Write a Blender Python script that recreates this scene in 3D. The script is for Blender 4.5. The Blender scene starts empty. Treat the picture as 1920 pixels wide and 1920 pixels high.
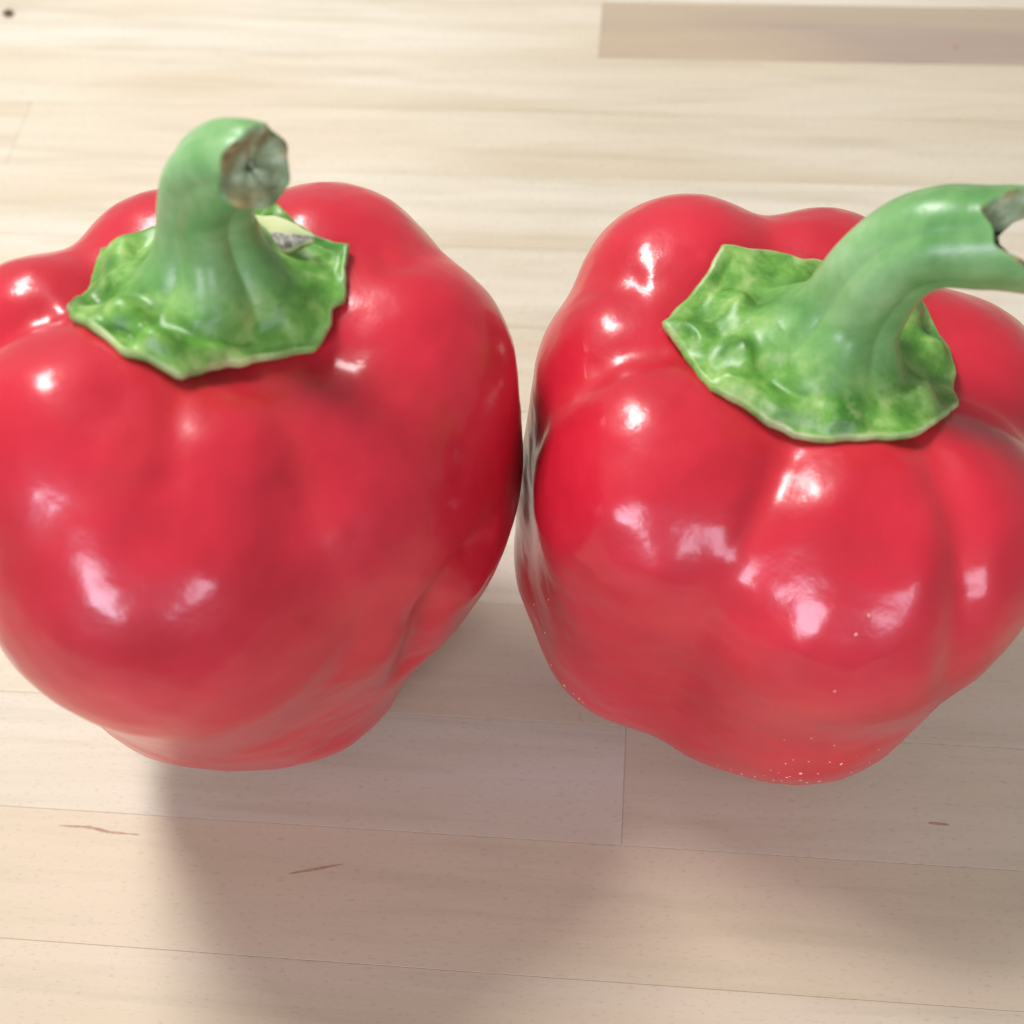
import bpy, math, random
import numpy as np
from mathutils import Vector, Matrix

# ------------------------------------------------------------------ camera, world, lights, exposure
scene = bpy.context.scene
MM = 0.001
col = scene.collection

CAM_H = 0.230
PITCH, ROLL, YAW = 0.972021, -0.076552, -0.146215
def camera_axes():
    cy, sy = math.cos(YAW), math.sin(YAW)
    fwd = Vector((sy*math.cos(PITCH), cy*math.cos(PITCH), -math.sin(PITCH)))
    right = Vector((cy, -sy, 0)); up = right.cross(fwd)
    c, s = math.cos(ROLL), math.sin(ROLL)
    return c*right + s*up, -s*right + c*up, fwd
cam_r, cam_u, cam_f = camera_axes()
cd = bpy.data.cameras.new('camera')
cam = bpy.data.objects.new('camera', cd); col.objects.link(cam)
m = Matrix((cam_r, cam_u, -cam_f)).transposed().to_4x4(); m.translation = Vector((0, 0, CAM_H))
cam.matrix_world = m
cd.sensor_width = 36.0; cd.lens = 2600/1920*36.0
cd.clip_start = 0.01; cd.clip_end = 50
cd.dof.use_dof = True; cd.dof.focus_distance = 0.222; cd.dof.aperture_fstop = 19
scene.camera = cam

world = bpy.data.worlds.new('World'); scene.world = world
world.use_nodes = True
bg = world.node_tree.nodes['Background']
bg.inputs['Color'].default_value = (1.0, 0.97, 0.93, 1); bg.inputs['Strength'].default_value = 0.40
scene.view_settings.view_transform = 'Standard'
scene.view_settings.look = 'None'; scene.view_settings.gamma = 1
scene.view_settings.exposure = 0.0

def area_lamp(name, az, el, dist, sx, sy, watts, color, target=(0.0, 0.125, 0.03)):
    ld = bpy.data.lights.new(name, 'AREA'); ld.shape = 'RECTANGLE'; ld.size = sx; ld.size_y = sy
    ld.energy = watts; ld.color = color
    o = bpy.data.objects.new(name, ld); col.objects.link(o)
    a, e = math.radians(az), math.radians(el)
    d = Vector((math.cos(a)*math.cos(e), math.sin(a)*math.cos(e), math.sin(e)))
    o.location = Vector(target) + d*dist
    o.rotation_euler = (-d).to_track_quat('-Z', 'Y').to_euler()
    return o
# the two bulbs of the ceiling fitting up and back to the left, and the daylight from windows behind the photographer
area_lamp('ceiling_lamp', 143, 63, 0.62, 0.14, 0.14, 2.9, (1.0, 0.98, 0.96))
area_lamp('ceiling_lamp', 132, 52, 0.62, 0.13, 0.13, 1.45, (1.0, 0.98, 0.96))
area_lamp('window_light', -114, 25, 1.30, 0.40, 0.36, 9.5, (0.80, 0.81, 1.0))
area_lamp('window_light', -68, 22, 1.30, 0.34, 0.34, 4.8, (0.80, 0.81, 1.0))

# ------------------------------------------------------------------ helpers
def noise3(P, scale, seed=0):
    """smooth value noise in -1..1 on an (n,3) array"""
    Q = np.asarray(P, float)/scale + 37.1*seed + 100.0
    I = np.floor(Q).astype(np.int64); f = Q - I; f = f*f*f*(f*(f*6-15)+10)
    def h(i, j, k):
        n = (i*374761393 + j*668265263 + k*2147483647 + seed*144665) & 0x7fffffff
        n = ((n ^ (n >> 13))*1274126177) & 0x7fffffff
        n = n ^ (n >> 16)
        return (n & 0xffff)/32767.5 - 1
    out = 0
    for a in (0, 1):
        for b in (0, 1):
            for c in (0, 1):
                w = (f[:, 0] if a else 1-f[:, 0])*(f[:, 1] if b else 1-f[:, 1])*(f[:, 2] if c else 1-f[:, 2])
                out = out + w*h(I[:, 0]+a, I[:, 1]+b, I[:, 2]+c)
    return out

def mesh_object(name, verts, faces, mat, parent=None, smooth=True, attrs=None):
    me = bpy.data.meshes.new(name)
    me.from_pydata([tuple(v) for v in verts], [], [tuple(int(i) for i in f) for f in faces]); me.update()
    if smooth: me.polygons.foreach_set('use_smooth', [True]*len(me.polygons))
    for k, arr in (attrs or {}).items():
        at = me.attributes.new(k, 'FLOAT', 'POINT'); at.data.foreach_set('value', np.asarray(arr, np.float32))
    if mat: me.materials.append(mat)
    o = bpy.data.objects.new(name, me); col.objects.link(o)
    if parent: o.parent = parent
    return o

def grid_faces(nr, nc, wrap=True):
    F = []
    for i in range(nr-1):
        for j in range(nc if wrap else nc-1):
            k = (j+1) % nc
            F.append((i*nc+j, i*nc+k, (i+1)*nc+k, (i+1)*nc+j))
    return F

class Nodes:
    def __init__(self, name):
        self.m = bpy.data.materials.new(name); self.m.use_nodes = True
        self.t = self.m.node_tree; self.b = self.t.nodes['Principled BSDF']
    def n(self, kind, **kw):
        x = self.t.nodes.new(kind)
        for k, v in kw.items():
            if hasattr(x, k): setattr(x, k, v)
        return x
    def link(self, a, b): self.t.links.new(a, b)
    def val(self, node, **kw):
        for k, v in kw.items(): node.inputs[k.replace('_', ' ')].default_value = v
        return node
    def coords(self, scale, out='Object', offset=None):
        tc = self.n('ShaderNodeTexCoord'); mp = self.n('ShaderNodeMapping')
        mp.inputs['Scale'].default_value = scale
        self.link(tc.outputs[out], mp.inputs['Vector'])
        if offset is not None: self.link(offset, mp.inputs['Location'])
        return mp.outputs[0]
    def noise(self, vec, scale, detail=4, rough=.55, dist=0):
        x = self.n('ShaderNodeTexNoise'); self.link(vec, x.inputs['Vector'])
        x.inputs['Scale'].default_value = scale; x.inputs['Detail'].default_value = detail
        x.inputs['Roughness'].default_value = rough; x.inputs['Distortion'].default_value = dist
        return x.outputs['Fac']
    def ramp(self, fac, stops, interp='LINEAR'):
        x = self.n('ShaderNodeValToRGB'); self.link(fac, x.inputs['Fac']); cr = x.color_ramp; cr.interpolation = interp
        while len(cr.elements) < len(stops): cr.elements.new(.5)
        for e, (p, c) in zip(cr.elements, stops):
            e.position = p; e.color = (*c, 1) if len(c) == 3 else c
        return x.outputs['Color']
    def mix(self, fac, a, b, mode='MIX'):
        x = self.n('ShaderNodeMix', data_type='RGBA', blend_type=mode)
        for s, v in ((x.inputs['Factor'], fac), (x.inputs['A'] if False else x.inputs[6], a), (x.inputs[7], b)):
            if isinstance(v, (int, float)): s.default_value = v
            elif isinstance(v, tuple): s.default_value = (*v, 1)
            else: self.link(v, s)
        return x.outputs[2]
    def attr(self, name):
        x = self.n('ShaderNodeAttribute'); x.attribute_name = name; return x.outputs['Fac']
    def math(self, op, a, b=None):
        x = self.n('ShaderNodeMath', operation=op)
        for s, v in zip(x.inputs, (a, b)):
            if v is None: continue
            if isinstance(v, (int, float)): s.default_value = v
            else: self.link(v, s)
        return x.outputs[0]
    def bump(self, h, strength, dist):
        x = self.n('ShaderNodeBump'); self.link(h, x.inputs['Height'])
        x.inputs['Strength'].default_value = strength; x.inputs['Distance'].default_value = dist
        self.link(x.outputs[0], self.b.inputs['Normal']); self.link(x.outputs[0], self.b.inputs['Coat Normal'])

# ------------------------------------------------------------------ materials
def wood_material():
    N = Nodes('maple_wood')
    oi = N.n('ShaderNodeObjectInfo')
    off = N.n('ShaderNodeCombineXYZ'); N.link(N.math('MULTIPLY', oi.outputs['Random'], 7.3), off.inputs[0]); N.link(N.math('MULTIPLY', oi.outputs['Random'], 3.1), off.inputs[1])
    o = off.outputs[0]
    v1 = N.coords((7, 70, 70), offset=o)
    wavy = N.noise(v1, 1.0, 3, .55, 1.1)
    v2 = N.coords((14, 190, 190), offset=o)
    fine = N.noise(v2, 1.0, 5, .65, .25)
    v3 = N.coords((700, 1900, 1900), offset=o)
    fleck = N.noise(v3, 1.0, 2, .5)
    v4 = N.coords((9, 24, 24), offset=o)
    cloud = N.noise(v4, 1.0, 2, .5, .3)
    base = oi.outputs['Color']
    c = N.mix(N.ramp(wavy, [(.40, (0, 0, 0)), (.68, (.62, .62, .62))]), base, (.46, .395, .265), 'MIX')
    c = N.mix(N.ramp(cloud, [(.42, (0, 0, 0)), (.70, (.5, .5, .5))]), c, (.52, .415, .28), 'MIX')
    c = N.mix(N.ramp(fine, [(.28, (.5, .5, .5)), (.50, (0, 0, 0))]), c, (.40, .34, .24), 'MIX')
    c = N.mix(N.ramp(fleck, [(.28, (.36, .36, .36)), (.42, (0, 0, 0))]), c, (.32, .27, .22), 'MIX')
    N.link(c, N.b.inputs['Base Color'])
    N.val(N.b, Roughness=.48); N.b.inputs['Specular IOR Level'].default_value = .32
    N.bump(fine, .12, .0004)
    return N.m

def skin_material():
    N = Nodes('red_pepper_skin')
    v = N.coords((1, 1, 1))
    blotch = N.noise(v, 32, 4, .6)
    c = N.ramp(blotch, [(.30, (.39, .007, .018)), (.58, (.51, .014, .032)), (.78, (.58, .028, .034))])
    cr = N.attr('groove')
    c = N.mix(N.math('MULTIPLY', cr, .06), c, (.62, .10, .045))
    N.link(c, N.b.inputs['Base Color'])
    b = N.b
    b.inputs['Roughness'].default_value = .25
    b.inputs['Roughness'].default_value = .42
    b.inputs['Coat Weight'].default_value = .75; b.inputs['Coat IOR'].default_value = 1.45
    r = N.ramp(N.noise(v, 120, 3, .6), [(.3, (.14,)*3), (.7, (.24,)*3)]); N.link(r, b.inputs['Coat Roughness'])
    b.inputs['Specular IOR Level'].default_value = .22
    b.inputs['Subsurface Weight'].default_value = .12
    b.inputs['Subsurface Radius'].default_value = (1.0, .12, .08); b.inputs['Subsurface Scale'].default_value = .004
    h = N.math('ADD', N.noise(v, 260, 3, .5), N.math('MULTIPLY', N.noise(v, 1500, 2, .5), .12))
    N.bump(h, .085, .0014)
    return N.m

def green_material(name):
    N = Nodes(name)
    v = N.coords((1, 1, 1))
    def tone(scale, lo, mid, hi): return N.ramp(N.noise(v, scale, 4, .6, .3), [(.30, lo), (.50, mid), (.72, hi)])
    stem = tone(90, (.085, .235, .065), (.155, .335, .115), (.27, .45, .215))
    cal = tone(170, (.040, .15, .018), (.11, .28, .04), (.30, .46, .13))
    stem = N.mix(N.ramp(N.noise(v, 150, 3, .55), [(.56, (0, 0, 0)), (.75, (.25, .25, .25))]), stem, (.40, .54, .30))
    cal = N.mix(N.ramp(N.noise(v, 330, 3, .55), [(.54, (0, 0, 0)), (.74, (.4, .4, .4))]), cal, (.42, .54, .22))
    k = N.attr('skin')
    c = N.mix(k, stem, cal)
    c = N.mix(N.attr('edge'), c, N.ramp(N.noise(v, 500, 3, .6), [(.3, (.38, .36, .16)), (.6, (.60, .58, .36))]))
    pith = N.ramp(N.noise(v, 240, 4, .65), [(.36, (.07, .05, .025)), (.43, (.19, .23, .12)), (.58, (.27, .35, .20)), (.75, (.50, .56, .40))])
    c = N.mix(N.attr('cut'), c, pith)
    c = N.mix(N.attr('brown'), c, N.ramp(N.noise(v, 400, 2, .5), [(.35, (.11, .07, .02)), (.65, (.42, .36, .15))]))
    N.link(c, N.b.inputs['Base Color'])
    r = N.mix(k, (.34, .34, .34), (.40, .40, .40)); N.link(r, N.b.inputs['Roughness'])
    N.b.inputs['Specular IOR Level'].default_value = .5
    N.b.inputs['Subsurface Weight'].default_value = .15
    N.b.inputs['Subsurface Radius'].default_value = (.35, .6, .15); N.b.inputs['Subsurface Scale'].default_value = .002
    N.bump(N.noise(v, 600, 3, .6), .15, .0005)
    return N.m

def plain_material(name, c1, c2, scale, rough=.6):
    N = Nodes(name); v = N.coords((1, 1, 1))
    N.link(N.ramp(N.noise(v, scale, 3, .6), [(.35, c1), (.65, c2)]), N.b.inputs['Base Color'])
    N.b.inputs['Roughness'].default_value = rough
    return N.m

WOOD = wood_material()
SKIN = skin_material()
GREEN = green_material('green_stem_and_calyx')
GLUE = plain_material('glue_line', (.36, .27, .19), (.44, .34, .25), 200)
STREAK = plain_material('dark_grain', (.30, .17, .11), (.40, .26, .17), 900, .6)
FLECK = plain_material('pale_fleck', (.78, .40, .30), (.88, .60, .48), 2000, .5)
CRUMB = plain_material('brown_crumb', (.05, .03, .025), (.20, .12, .06), 900, .8)
SEPAL = plain_material('dry_sepal', (.46, .50, .24), (.54, .56, .28), 300, .6)
SEPALCUT = plain_material('dry_sepal_underside', (.16, .13, .12), (.62, .58, .52), 900, .7)

# ------------------------------------------------------------------ the countertop: a slab carrying glued maple staves
SEAM = [390.2, 366.9, 343.6, 320.3, 297.2, 275.9, 252.7, 228.6, 204.4, 181.0, 157.6, 133.9, 109.6, 87.2, 64.0, 40.6, 17.2, -6.2, -29.6, -53.0, -76.4]   # y of the seams in mm, far to near
counter = bpy.data.objects.new('countertop', None); col.objects.link(counter)
counter['kind'] = 'structure'; counter['label'] = 'pale wooden butcher block countertop of narrow glued staves'
def box(name, x0, x1, y0, y1, z0, z1, mat, parent, bev=0.0):
    b = bev
    V = [(x0, y0, z0), (x1, y0, z0), (x1, y1, z0), (x0, y1, z0), (x0, y0, z1-b), (x1, y0, z1-b), (x1, y1, z1-b), (x0, y1, z1-b)]
    F = [(0, 3, 2, 1), (0, 1, 5, 4), (1, 2, 6, 5), (2, 3, 7, 6), (3, 0, 4, 7)]
    V += [(x0+b, y0+b, z1), (x1-b, y0+b, z1), (x1-b, y1-b, z1), (x0+b, y1-b, z1)]
    F += [(4, 5, 9, 8), (5, 6, 10, 9), (6, 7, 11, 10), (7, 4, 8, 11), (8, 9, 10, 11)]
    cx, cy = (x0+x1)/2, (y0+y1)/2
    o = mesh_object(name, [((x-cx)*MM, (y-cy)*MM, z*MM) for x, y, z in V], F, mat, parent, smooth=False)
    o.location = (cx*MM, cy*MM, 0)
    return o
box('slab', -420, 420, SEAM[-1]-2, SEAM[0]+2, -38, -6, GLUE, counter)
UMBER = (.535, .445, .325)
PALE, WARM, TAN, RED, GREY = (.62, .572, .478), (.585, .525, .42), (.53, .455, .345), (.36, .28, .23), (.55, .50, .41)
ROWS = {  # row: ([butt joints x], [tint per stave])
    3: ([-12.3], [PALE, RED]), 4: ([-230, 190], [WARM, WARM, PALE]), 5: ([-157], [PALE, WARM]), 6: ([-260, 210], [TAN, PALE, WARM]),
    7: ([-330], [PALE, PALE]), 8: ([120], [WARM, PALE]), 9: ([-90, 240], [PALE, PALE, WARM]), 10: ([-250, 60], [WARM, PALE, WARM]),
    11: ([-80], [WARM, TAN]), 12: ([1.7], [GREY, TAN]), 13: ([-260, 230], [TAN, UMBER, TAN]), 14: ([170], [TAN, WARM])}
random.seed(5)
staves = {}
for r in range(len(SEAM)-1):
    y1, y0 = SEAM[r], SEAM[r+1]
    cuts, tints = ROWS.get(r, ([random.uniform(-200, 200)], [random.choice((PALE, WARM, TAN)) for _ in range(2)]))
    xs = [-420]+list(cuts)+[420]
    for i in range(len(xs)-1):
        s = box('stave', xs[i]+.02, xs[i+1]-.02, y0+.02, y1-.02, -6, random.uniform(-.02, .0), WOOD, counter, bev=.055)
        s.color = (*tints[i], 1)
        staves[(r, i)] = s

def streak(stave, pts, w):
    """a thin dark grain mark lying in the face of a stave"""
    pts = np.array(pts, float); n = 24
    t = np.linspace(0, len(pts)-1, n); i = np.clip(t.astype(int), 0, len(pts)-2); f = (t-i); f = f*f*(3-2*f)
    c = pts[i]*(1-f[:, None]) + pts[i+1]*f[:, None]
    rng = np.random.RandomState(int(abs(pts[0, 0]*10)))
    hw = w*np.sin(np.linspace(.02, math.pi-.02, n))**.7*(.7+.5*rng.rand(n))*.5
    V = [((x-0)*MM-stave.location.x, (y+h)*MM-stave.location.y, .012*MM) for (x, y), h in zip(c, hw)] + [((x)*MM-stave.location.x, (y-h)*MM-stave.location.y, .012*MM) for (x, y), h in zip(c, hw)]
    F = [(k, k+n, k+n+1, k+1) for k in range(n-1)]
    return mesh_object('grain_mark', V, F, STREAK, stave)
streak(staves[(13, 1)], [(-97.4, 84.2), (-92, 84.3), (-88, 83.6), (-82.5, 83.5)], .55)
streak(staves[(13, 1)], [(-55.1, 78.3), (-50.6, 79.4), (-45.7, 80.7)], .45)
streak(staves[(12, 1)], [(54, 94.7), (57.6, 94.6)], .5)
streak(staves[(3, 1)], [(77.6, 304.3), (79.2, 303.9)], 1.6)

# ------------------------------------------------------------------ bell peppers
def rcone(P, a, b, r1, r2):
    ba = b-a; l2 = ba@ba; rr = r1-r2; a2 = max(l2-rr*rr, 1e-6); il2 = 1/l2
    pa = P-a; y = pa@ba; z = y-l2
    q = pa*l2-y[:, None]*ba; x2 = (q*q).sum(1); y2 = y*y*l2; z2 = z*z*l2
    k = np.sign(rr)*rr*rr*x2
    d = (np.sqrt(x2*a2*il2)+y*rr)*il2-r1
    d = np.where(np.sign(y)*a2*y2 < k, np.sqrt(x2+y2)*il2-r1, d)
    return np.where(np.sign(z)*a2*z2 > k, np.sqrt(x2+z2)*il2-r2, d)

class PepperShape:
    """lobes (tapering capsules round the axis) melted together; all in mm, stem axis along z"""
    def __init__(self, lobes, core, k): self.lobes, self.core, self.k = lobes, core, k
    def parts(self, P):
        ds = []
        for az, rt, rb, zt, zb, Rt, Rb in self.lobes:
            c = np.array([math.cos(az), math.sin(az), 0.0])
            ds.append(rcone(P, c*rt+[0, 0, zt], c*rb+[0, 0, zb], Rt, Rb))
        ds.append(rcone(P, np.array([0, 0, self.core[0]]), np.array([0, 0, self.core[1]]), self.core[2], self.core[2]*.8))
        return np.array(ds)
    def __call__(self, P):
        D = self.parts(P); m = D.min(0)
        return m-self.k*np.log(np.exp(-(D-m)/self.k).sum(0))
    def normal(self, P):
        g = np.stack([self(P+e)-self(P-e) for e in np.eye(3)*.15], 1)
        return g/np.linalg.norm(g, axis=1)[:, None]
    def body(self, nu=288, nv=220, seed=1, creases=(), mounds=()):
        th = np.linspace(0.012, math.pi-.012, nv); ph = np.linspace(0, 2*math.pi, nu, endpoint=False)
        T, Ph = np.meshgrid(th, ph, indexing='ij')
        D = np.stack([np.sin(T)*np.cos(Ph), np.sin(T)*np.sin(Ph), np.cos(T)], -1).reshape(-1, 3)
        lo = np.full(len(D), 2.0); r = np.full(len(D), 90.0)
        for _ in range(60): r = np.maximum(r-.8*self(D*r[:, None]), lo)
        P = D*r[:, None]; N = self.normal(P)
        dd = np.sort(self.parts(P), 0); groove = np.clip(1-(dd[1]-dd[0])/2.2, 0, 1)
        d = .42*noise3(P, 13, seed)+.14*noise3(P, 6.0, seed+3)+.07*noise3(P, 2.6, seed+5)
        for pts, dep, wd in creases:      # folds that run down between the lobes
            c = catmull(pts, 60); q = np.full(len(P), 1e9); ss = np.zeros(len(P))
            for k, cc in enumerate(c):
                dk = ((P-cc)**2).sum(1); mk = dk < q; q[mk] = dk[mk]; ss[mk] = k/59
            d = d-dep*np.exp(-(q/wd**2))*np.clip(.75+.5*np.sin(np.pi*ss), 0, 1)*np.clip((1.02-ss)/.25, 0, 1)
        for x, y, z, hgt, wd in mounds:   # knobs and hollows of the flesh
            d = d+hgt*np.exp(-((P-[x, y, z])**2).sum(1)/wd**2)
        P = P+N*d[:, None]
        F = grid_faces(nv, nu)
        F = [f[::-1] for f in F]
        top = len(P); bot = top+1
        P = np.vstack([P, P[:nu].mean(0), P[-nu:].mean(0)]); groove = np.append(groove, [0, 0])
        F += [(top, (j), (j+1) % nu) for j in range(nu)]
        F += [(bot, (nv-1)*nu+(j+1) % nu, (nv-1)*nu+j) for j in range(nu)]
        return P, F, groove

def catmull(P, n):
    P = np.array(P, float); Q = np.vstack([2*P[0]-P[1], P, 2*P[-1]-P[-2]]); out = []
    for t in np.linspace(0, len(P)-1, n):
        i = min(int(t), len(P)-2); f = t-i; a, b, c, d = Q[i:i+4]
        out.append(.5*(2*b+(c-a)*f+(2*a-5*b+4*c-d)*f*f+(3*b-a-3*c+d)*f**3))
    return np.array(out)

NA = 144
def stem_and_calyx(shape, rim, B, stem_nodes, ridge, ridge_phase, tip, seed):
    """one continuous skin: rim of the calyx -> flare -> stem -> cut end; returned as two meshes that share a ring"""
    rim = np.array(rim); B = np.array(B)
    th = np.linspace(-math.pi, math.pi, NA, endpoint=False)
    # ---- stem rings
    ns = 72
    path = catmull(stem_nodes, ns); C, R = path[:, :3], path[:, 3]
    T = np.gradient(C, axis=0); T /= np.linalg.norm(T, axis=1)[:, None]
    X = np.zeros_like(C); x = np.array([1.0, 0, 0])
    for i in range(ns):
        x = x-(x@T[i])*T[i]; x /= np.linalg.norm(x); X[i] = x
    Y = np.cross(T, X)
    s = np.linspace(0, 1, ns)
    rr = 1+ridge*(np.abs(np.cos(2.5*th[None]+ridge_phase+s[:, None]*.5))-.6)*(1-.8*s[:, None])
    flare = 1+.30*np.exp(-s/.10)
    stretch = tip(th) if tip else np.zeros(NA)          # mm by which the torn end reaches on or falls short at each side
    rings = []
    for i in range(ns):
        rad = R[i]*rr[i]*flare[i]
        e = stretch*max(0, (s[i]-.72)/.28)**1.2
        rings.append(C[i]+rad[:, None]*(np.cos(th)[:, None]*X[i]+np.sin(th)[:, None]*Y[i])+e[:, None]*T[i])
    S = np.array(rings)
    # torn end: rolled rim, then an inner wall down into a hollow
    endC = C[-1]; inner = []
    for q, (k, dep) in enumerate(((.96, .25), (.86, .2), (.70, -.3), (.50, -.8), (.30, -1.0), (.12, -1.0))):
        flat_ring = S[-1]-endC-T[-1]*stretch[:, None]; rl = np.linalg.norm(flat_ring, axis=1)[:, None]
        flat_ring = flat_ring*((1-k)*rl.mean()/rl+k)
        ring = endC+T[-1]*dep+flat_ring*k+T[-1]*(stretch*(1, .97, .85, .60, .35, .2)[q])[:, None]
        ring = ring+T[-1]*(noise3(ring, 2.6, seed+9)*.7-.9*np.clip(noise3(ring, 2.1, seed+12)-.25, 0, 1))[:, None]
        inner.append(ring)
    S = np.concatenate([S, np.array(inner)])
    n_out = ns
    # ---- calyx rings from the shared ring S[0] out to the rim
    pa = np.arctan2(rim[:, 1]-B[1], rim[:, 0]-B[0]); o = np.argsort(pa); pa = pa[o]; rq = rim[o]
    ext_a = np.concatenate([pa-2*math.pi, pa, pa+2*math.pi]); ext = np.vstack([rq]*3)
    Q = np.stack([np.interp(th, ext_a, ext[:, k]) for k in range(3)], 1)
    jag = .35*noise3(Q, 2.0, seed+1); Qd = Q-B; Qd[:, 2] = 0; Qd /= np.linalg.norm(Qd, axis=1)[:, None]
    Q = Q+Qd*jag[:, None]
    P0 = S[0]; nc = 56
    w = np.linspace(0, 1, nc)
    d0 = -T[0]*4.5
    P1 = P0-T[0]*3.6+Qd*2.5; P2 = P0+(Q-P0)*.52; P2[:, 2] = Q[:, 2]*.68+P0[:, 2]*.32
    cal = []
    for t in w:
        cal.append((1-t)**3*P0+3*(1-t)**2*t*P1+3*(1-t)*t*t*P2+t**3*Q)
    K = np.array(cal)
    flat = K.reshape(-1, 3)
    tt = np.repeat(w, NA)
    amp = np.clip((tt-.18)/.35, 0, 1)*np.clip((1.0-tt)/.12, .12, 1)
    ribs = np.tile(np.abs(np.cos(2.5*th+ridge_phase))**3, nc)
    bumps = 3.4*noise3(flat, 5.2, seed+2)+.18*noise3(flat, 2.2, seed+4)
    flat = flat+np.array([0, 0, 1.0])*(amp*(bumps*.75+.9*(ribs-.4)))[:, None]
    for _ in range(3):      # keep the calyx clear of the flesh below it
        dist = shape(flat); push = np.clip(.9-dist, 0, 6)*np.clip(tt*12, 0, 1)
        flat = flat+shape.normal(flat)*push[:, None]
    K = flat.reshape(nc, NA, 3)
    # rolled pale edge and underside going back in towards the flesh
    down = -shape.normal(K[-1])
    e1 = K[-1]+Qd*.25+down*.6; e2 = K[-1]-Qd*.2+down*1.5; e3 = K[-1]-Qd*2.5+down*2.6
    K = np.concatenate([K, [e1, e2, e3]])
    edge = np.zeros((nc+3, NA)); edge[nc-1:] = .6; edge[nc-2] = .2; edge[-1] = .4
    edge[:nc] += 0
    keep = np.clip(.55+.9*noise3(K.reshape(-1, 3), 5, seed+8), .1, 1).reshape(nc+3, NA)
    edge = edge*keep
    cut = np.zeros((S.shape[0], NA)); brown = np.zeros_like(cut)
    cut[n_out+1:] = 1; cut[n_out] = .6
    brown[n_out-1] = .6; brown[n_out] = .9; brown[n_out+1] = .85; brown[n_out+2] = .7; brown[n_out+3] = .4
    bk = np.clip(.35+1.9*noise3(S.reshape(-1, 3), 2.6, seed+6), 0, 1).reshape(S.shape[0], NA)
    brown = brown*bk
    z = np.zeros
    return (K.reshape(-1, 3), [f for f in grid_faces(nc+3, NA)], dict(edge=edge.ravel(), cut=z(edge.size), brown=z(edge.size), skin=np.append(.5+.5*np.clip(tt/.4, 0, 1), np.ones(3*NA)))), \
           (S.reshape(-1, 3), [f[::-1] for f in grid_faces(S.shape[0], NA)]+[tuple((S.shape[0]-1)*NA+j for j in range(NA))], dict(edge=z(cut.size), cut=cut.ravel(), brown=brown.ravel(), skin=np.repeat(np.append(.5*np.exp(-s/.13), z(len(inner))), NA)))

def bell_pepper(label, data, ridge, phase, tip, seed):
    shape = PepperShape([tuple(l) for l in data['lobes']], data['core'], data['k'])
    Rm = np.array(data['Rm']); pos = np.array(data['pos'])
    P, F, groove = shape.body(seed=seed, creases=data['creases'], mounds=data['mounds'])
    W = P@Rm.T+pos
    lift = -W[:, 2].min()+.05
    root = bpy.data.objects.new('bell_pepper', None); col.objects.link(root)
    root.empty_display_size = .02
    root.location = (pos[0]*MM, pos[1]*MM, 0)
    root['label'] = label; root['category'] = 'bell pepper'; root['group'] = 'red bell peppers on the wooden countertop'
    def put(X):   # local mm -> metres in the frame of the root
        return (np.asarray(X)@Rm.T+[0, 0, pos[2]+lift])*MM
    mesh_object('body', put(P), F, SKIN, root, attrs=dict(groove=groove))
    cal, st = stem_and_calyx(shape, data['rim'], data['B'], data['stem'], ridge, phase, tip, seed)
    mesh_object('calyx', put(cal[0]), cal[1], GREEN, root, attrs=cal[2])
    mesh_object('stem', put(st[0]), st[1], GREEN, root, attrs=st[2])
    return root, shape, put

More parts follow.
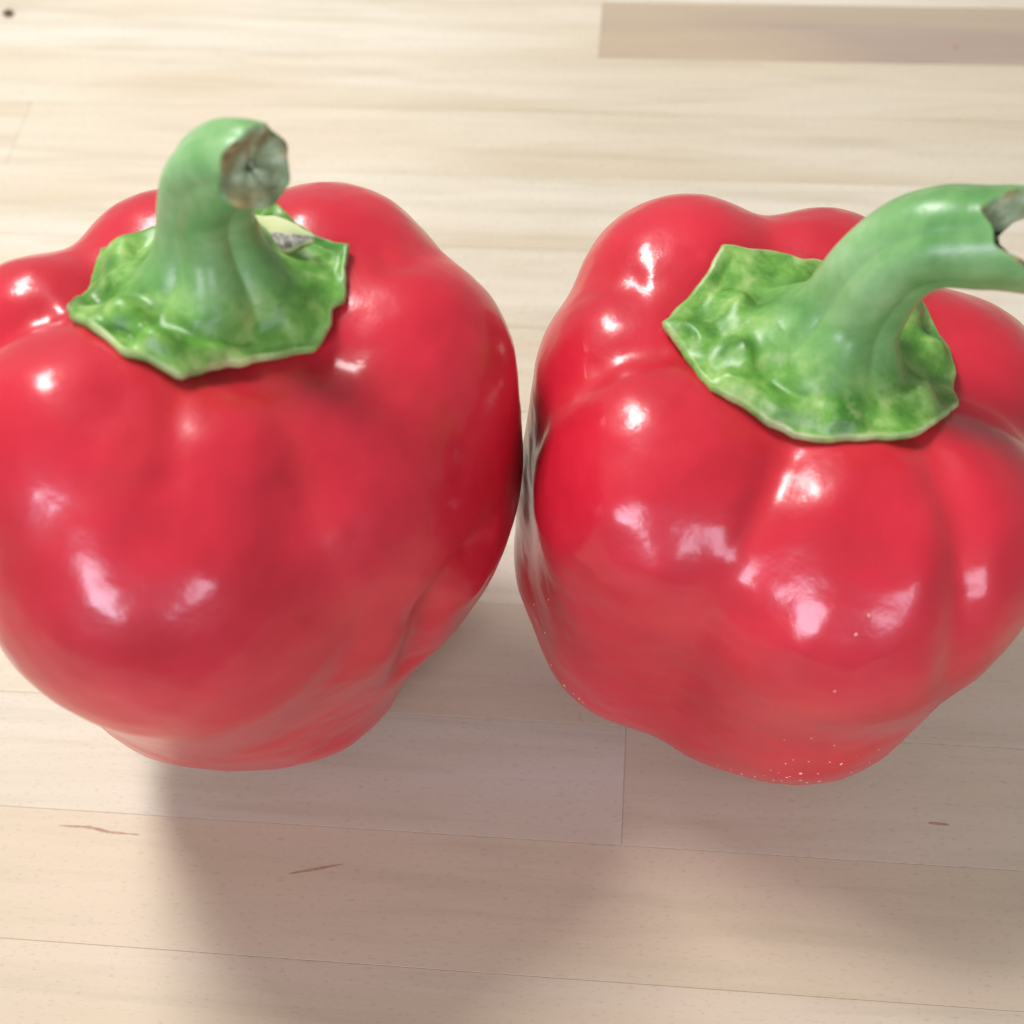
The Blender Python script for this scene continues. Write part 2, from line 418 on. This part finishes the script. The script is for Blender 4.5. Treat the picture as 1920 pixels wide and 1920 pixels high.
DATA_L = {'pos': [-60.9978, 122.1171, 53.4236], 'Rm': [[0.9952, -0.0068, 0.0976], [-0.0068, 0.9903, 0.1387], [-0.0976, -0.1387, 0.9855]], 'lobes': [[2.1943, 17.1148, 13.0003, 24.2979, -22.0, 15.4479, 15.9998], [0.802, 18.9098, 13.8286, 26.1595, -32.4493, 17.7779, 18.9436], [0.1236, 26.0597, 10.0108, 24.8282, 3.0334, 15.9082, 34.5021], [-0.636, 22.9247, 9.7042, 15.1893, -33.3739, 20.0395, 20.5789], [-1.6728, 22.6894, 7.2186, 10.8948, -34.749, 27.5894, 19.9396], [-2.0905, 25.4543, 15.8051, 25.7487, -26.6203, 17.7671, 18.3067], [3.1219, 25.2965, 14.9978, 23.658, -19.9823, 13.5164, 15.988]], 'core': [5.9956, -17.9996, 14.9909], 'k': 2.3623, 'rim': [[-18.34, -6.3, 38.18], [-17.04, -2.22, 37.42], [-17.0, 2.05, 37.91], [-17.41, 5.5, 38.62], [-13.8, 6.25, 39.53], [-10.11, 8.21, 40.64], [-7.16, 10.21, 41.09], [-3.77, 13.58, 41.17], [0.81, 13.98, 42.1], [6.22, 10.45, 44.25], [9.87, 7.82, 44.66], [13.08, 5.91, 44.43], [16.07, 5.08, 44.09], [17.49, 5.81, 44.17], [17.71, 2.07, 42.99], [18.26, -1.5, 41.81], [18.01, -3.6, 41.1], [16.76, -3.93, 40.93], [17.01, -6.79, 40.04], [15.79, -10.64, 39.02], [13.13, -11.19, 38.86], [5.06, -15.66, 39.59], [1.07, -20.61, 41.61], [-0.1, -20.84, 42.12], [-3.17, -20.05, 43.31], [-6.3, -20.1, 44.34], [-8.86, -17.78, 44.52], [-12.13, -15.51, 44.16], [-15.25, -12.5, 42.61]], 'B': [1.238, -3.1831, 41.5614], 'stem': [[1.24, -3.18, 45.87, 6.6], [1.14, -3.19, 50.62, 6.1], [1.35, -3.57, 54.68, 5.8], [2.69, -5.07, 59.45, 5.7], [5.25, -6.9, 62.9, 5.5], [7.86, -8.73, 64.77, 5.25], [9.46, -9.5, 65.27, 5.1]], 'creases': [[[[30.56, -23.36, -12.93], [32.5, -25.95, -1.89], [35.1, -24.85, 7.3], [39.07, -18.68, 10.07], [42.01, -11.47, 8.11]], 2.8, 3.8], [[[0.3, -20.67, 40.09], [1.02, -26.72, 39.33], [1.58, -32.07, 37.32], [2.61, -36.51, 34.56]], 0.55, 2.2], [[[-27.45, -9.99, 33.39], [-23.08, -8.71, 35.55], [-19.15, -6.0, 35.76]], 1.1, 3.2], [[[28.73, 11.76, 39.11], [25.4, 6.79, 41.22], [20.63, 3.86, 41.51]], 0.7, 3.0], [[[16.44, -11.11, 37.16], [21.21, -14.41, 36.09], [26.56, -17.27, 33.76]], 0.7, 4.0]], 'mounds': [[9.16, -25.76, 36.26, 1.9, 6.5], [5.22, -16.45, 37.81, -0.7, 4.0], [-14.94, -27.04, 42.79, 0.7, 6.5], [-25.35, -1.7, 37.1, 0.4, 6.0], [23.85, -0.68, 40.49, 0.5, 7.0], [12.77, 11.37, 43.95, 0.6, 5.0], [-5.08, -26.45, 41.85, -0.5, 5], [16.98, -9.18, 37.6, -1.3, 4.5], [10.4, -16.66, 36.66, -0.5, 4], [8.49, -41.13, 28.29, 0.45, 4.5], [-6.43, -41.3, 31.67, 0.5, 4.5], [0.98, -39.0, 33.18, -0.45, 5], [17.2, -32.81, 28.66, -0.4, 6], [23.0, -28.73, 28.58, 0.4, 4.5], [28.74, -17.67, 32.49, -0.4, 6], [39.01, -18.45, 2.38, 0.9, 5.0], [27.28, -30.49, -0.52, 0.6, 5.0]]}
DATA_R = {'pos': [20.9663, 131.2189, 44.0171], 'Rm': [[0.9725, -0.0193, 0.2322], [-0.0193, 0.9865, 0.1626], [-0.2322, -0.1626, 0.959]], 'lobes': [[2.3949, 25.1963, 13.007, 20.868, -22.0519, 16.7937, 16.0276], [1.4265, 18.5336, 13.314, 24.312, -25.4987, 15.7089, 16.9122], [0.3835, 26.0485, 12.9988, 16.214, -22.0012, 18.6621, 16.0003], [-0.7457, 25.8067, 20.4352, 15.0847, -21.6749, 18.4696, 20.8582], [-1.1076, 20.6604, 13.3074, 6.8855, -26.071, 25.1206, 19.6499], [-2.4539, 22.9011, 13.6854, 10.2575, -27.9718, 20.1378, 17.5755], [2.9525, 24.0994, 16.0161, 13.5202, -21.6733, 16.7429, 20.1413]], 'core': [5.9964, -18.0026, 14.999], 'k': 2.1787, 'rim': [[-25.09, -2.47, 31.28], [-21.14, 2.58, 33.71], [-18.91, 6.9, 36.46], [-17.43, 10.09, 37.97], [-11.09, 11.55, 37.55], [-4.38, 10.49, 38.33], [2.81, 10.37, 39.71], [9.11, 10.97, 38.71], [12.86, 9.9, 36.47], [16.08, 5.45, 34.76], [17.77, 2.16, 34.14], [18.65, -0.98, 33.12], [17.9, -5.62, 32.77], [17.32, -9.84, 34.31], [12.67, -15.71, 35.25], [8.77, -19.0, 34.67], [4.27, -19.6, 33.6], [-2.04, -19.92, 31.44], [-6.1, -18.78, 30.33], [-9.27, -17.93, 30.6], [-12.92, -16.3, 31.53], [-18.19, -14.38, 32.05], [-20.28, -10.82, 31.71], [-22.3, -6.39, 31.02]], 'B': [-2.1226, -4.0533, 34.2279], 'stem': [[-1.31, -4.0, 37.82, 7.2], [-0.9, -3.97, 42.48, 6.8], [-0.28, -4.69, 48.83, 6.6], [1.63, -5.33, 53.85, 6.5], [4.53, -6.67, 57.33, 6.5], [7.84, -7.57, 58.85, 6.6], [10.03, -8.16, 59.68, 6.8]], 'creases': [[[[10.97, -18.67, 33.42], [14.2, -25.55, 32.42], [16.4, -30.75, 29.61], [19.62, -37.33, 21.5], [23.58, -39.38, 9.42], [30.17, -31.01, -8.16]], 1.7, 3.6], [[[-6.6, -21.63, 27.8], [-8.56, -26.23, 25.63], [-9.83, -29.82, 22.66], [-9.95, -33.18, 18.09]], 0.7, 2.4], [[[-22.28, -5.53, 29.16], [-26.34, -6.07, 28.22], [-31.11, -7.05, 25.53], [-35.26, -9.56, 20.37]], 0.9, 3.0], [[[-36.45, 11.66, 23.58], [-31.55, 6.06, 29.3], [-26.66, 6.0, 32.14]], 0.6, 3.5]], 'mounds': [[-1.41, -28.21, 27.63, 0.8, 6.0], [-28.73, -17.86, 26.8, 0.65, 5.8], [-32.36, -0.19, 27.33, 0.55, 5.4], [-29.06, 10.83, 32.8, 0.45, 5.4], [-7.72, -35.29, 16.1, 0.5, 5.0], [-29.27, -28.12, 19.6, 0.55, 4.8], [-18.93, -30.08, 23.05, -0.6, 5], [-0.58, -40.9, 12.66, 0.5, 4.2], [-20.24, -34.28, 13.51, 0.5, 4.2], [5.44, -36.43, 24.21, -0.4, 5], [12.49, -36.02, 25.23, 0.4, 3.5], [-18.5, -20.02, 29.64, -0.4, 5]]}
def ragged(th):
    return 1.0*np.sin(th+.6)+.6*np.sin(2*th+2.2)+.3*np.sin(7*th)
left, shape_l, put_l = bell_pepper('red bell pepper with a short upright stem hooked over to a brown cut tip', DATA_L, .22, .4, ragged, 3)
def torn(th):
    def hump(c, w): return np.exp(-(((th-math.radians(c)+math.pi) % (2*math.pi)-math.pi)/math.radians(w))**2)
    return -1.8+12.0*hump(122, 34)+12.0*hump(-55, 66)+.5*np.sin(9*th)
right, shape_r, put_r = bell_pepper('red bell pepper with pale flecks near its base and a sideways stem torn into prongs', DATA_R, .16, 1.2, torn, 8)

# dried sepal curling up behind the left stem
rows = np.array([[[4.22, 6.4, 46.24], [7.57, 5.59, 47.0], [11.45, 3.87, 47.09], [13.51, 2.78, 46.84]], [[5.7, 3.98, 45.74], [7.88, 3.39, 46.11], [10.88, 2.87, 46.44], [13.51, 2.74, 46.61]], [[6.34, 3.32, 44.53], [8.05, 1.96, 44.45], [10.11, 1.92, 44.84], [13.07, 3.37, 45.72]]], float)
def sepal_mesh():
    n = 14; G = []
    for row in rows: G.append(catmull(row, n))
    G = np.array(G); top = np.concatenate([G, G[::-1]-np.array([0, 0, .9])])
    top = top+(.18*noise3(top.reshape(-1, 3), 1.6, 4)).reshape(top.shape[0], n, 1)
    V = top.reshape(-1, 3); F = grid_faces(top.shape[0], n, wrap=False)
    F += [tuple(i*n for i in range(top.shape[0])), tuple(i*n+n-1 for i in range(top.shape[0]))[::-1]]
    return V, F, n
V, F, n = sepal_mesh()
sep = mesh_object('sepal', put_l(V), F, SEPAL, left)
sep['label'] = 'dry yellowish sepal curling up behind the stem'
sep.data.materials.append(SEPALCUT)
for i, p in enumerate(sep.data.polygons):
    if n-1 <= i < 2*(n-1): p.material_index = 1

# pale flecks in the skin of the right pepper: flat grains, joined because too small to pick apart
def flecks(shape, pts, seed):
    rng = np.random.RandomState(seed); V, F = [], []
    pts = np.array(pts, float); P = pts[:, :3]
    for _ in range(4): P = P-shape.normal(P)*shape(P)[:, None]
    N = shape.normal(P); d = .42*noise3(P, 13, 8)+.14*noise3(P, 6.0, 11)+.07*noise3(P, 2.6, 13)
    for p, nn, dd, sz in zip(P, N, d, pts[:, 3]):
        a = np.cross(nn, [0, 0, 1.0]); a /= np.linalg.norm(a); b = np.cross(nn, a); base = len(V)
        k = 9; w = 1.5*sz*.5; h = 2.0*sz*.5*rng.uniform(.8, 1.3); qq = rng.uniform(.5, 1.25); w *= qq; h *= qq; rot = rng.uniform(-.5, .5)
        V.append(p+nn*(dd+.07))
        for j in range(k):
            t = 2*math.pi*j/k; q = rng.uniform(.7, 1.15)
            u, v = w*q*math.cos(t), h*q*math.sin(t)
            V.append(p+nn*(dd-.03)+a*(u*math.cos(rot)-v*math.sin(rot))+b*(u*math.sin(rot)+v*math.cos(rot)))
        F += [(base, base+1+j, base+1+(j+1) % k) for j in range(k)]
    return np.array(V), F
V, F = flecks(shape_r, [[-23.42, -12.43, 29.57, 0.3], [-26.0, -15.41, 28.64, 0.25], [6.38, -39.88, 19.86, 0.4], [5.6, -41.23, 17.01, 0.3], [-34.3, -17.38, -4.47, 0.3], [-33.51, -17.36, -7.23, 0.2], [-30.79, -20.29, -12.15, 0.3], [-31.19, -11.91, -24.17, 0.3], [-28.69, -16.39, -25.26, 0.4], [-23.12, -19.38, -34.4, 0.4], [-20.52, -21.75, -34.46, 0.4], [-19.77, -22.11, -34.82, 0.3], [-21.54, -21.07, -34.17, 0.3], [-25.72, -16.72, -32.97, 0.3], [7.0, -37.78, -13.97, 0.3], [10.05, -38.88, -10.86, 0.3], [10.24, -35.81, -21.83, 0.4], [10.73, -36.24, -19.9, 0.3], [13.61, -35.29, -24.44, 0.5], [16.28, -35.18, -23.75, 0.4], [18.71, -35.17, -20.44, 0.5], [14.95, -37.43, -13.62, 0.3], [23.99, -33.62, -17.45, 0.3], [30.72, -28.07, -23.67, 0.4], [28.69, -29.41, -25.78, 0.3], [24.8, -32.5, -22.74, 0.3], [22.32, -33.43, -24.63, 0.25], [10.62, -34.9, -25.87, 0.3], [12.38, -34.65, -27.0, 0.4], [9.49, -33.59, -29.5, 0.3], [9.13, -32.12, -32.68, 0.3], [11.56, -33.24, -30.72, 0.4], [12.48, -33.75, -29.59, 0.4], [16.53, -33.81, -28.83, 0.4], [18.01, -34.01, -27.54, 0.4], [5.31, -31.21, -33.4, 0.3], [7.21, -31.41, -33.62, 0.3], [14.73, -34.51, -27.29, 0.3], [3.2, -30.52, -33.86, 0.2], [12.62, -34.87, -26.24, 0.3], [9.28, -34.8, -25.83, 0.2], [13.08, -36.2, -19.67, 0.2], [16.54, -35.79, -19.53, 0.2], [20.31, -35.1, -17.85, 0.2], [6.14, -43.43, 7.45, 0.2]], 4)
fl = mesh_object('flecks', put_r(V), F, FLECK, right); fl['kind'] = 'stuff'

# crumb at the far left corner
def crumb(x, y):
    rng = np.random.RandomState(3); nv, nu = 9, 14; V = []
    for i in range(nv):
        t = math.pi*(i+.3)/(nv-.4)
        for j in range(nu):
            p = 2*math.pi*j/nu; q = 1+.45*math.cos(5*p+.4)*math.sin(t)+rng.uniform(-.15, .15)
            V.append((1.25*q*math.sin(t)*math.cos(p)*MM, 1.1*q*math.sin(t)*math.sin(p)*MM, (.75+.75*math.cos(t))*MM))
    F = [f[::-1] for f in grid_faces(nv, nu)]+[tuple(range(nu)), tuple((nv-1)*nu+j for j in range(nu))[::-1]]
    o = mesh_object('crumb', V, F, CRUMB); o.location = (x*MM, y*MM, .0)
    o['label'] = 'tiny dark brown star-shaped crumb lying on the pale wood'; o['category'] = 'crumb'
crumb(-173.4, 311.0)
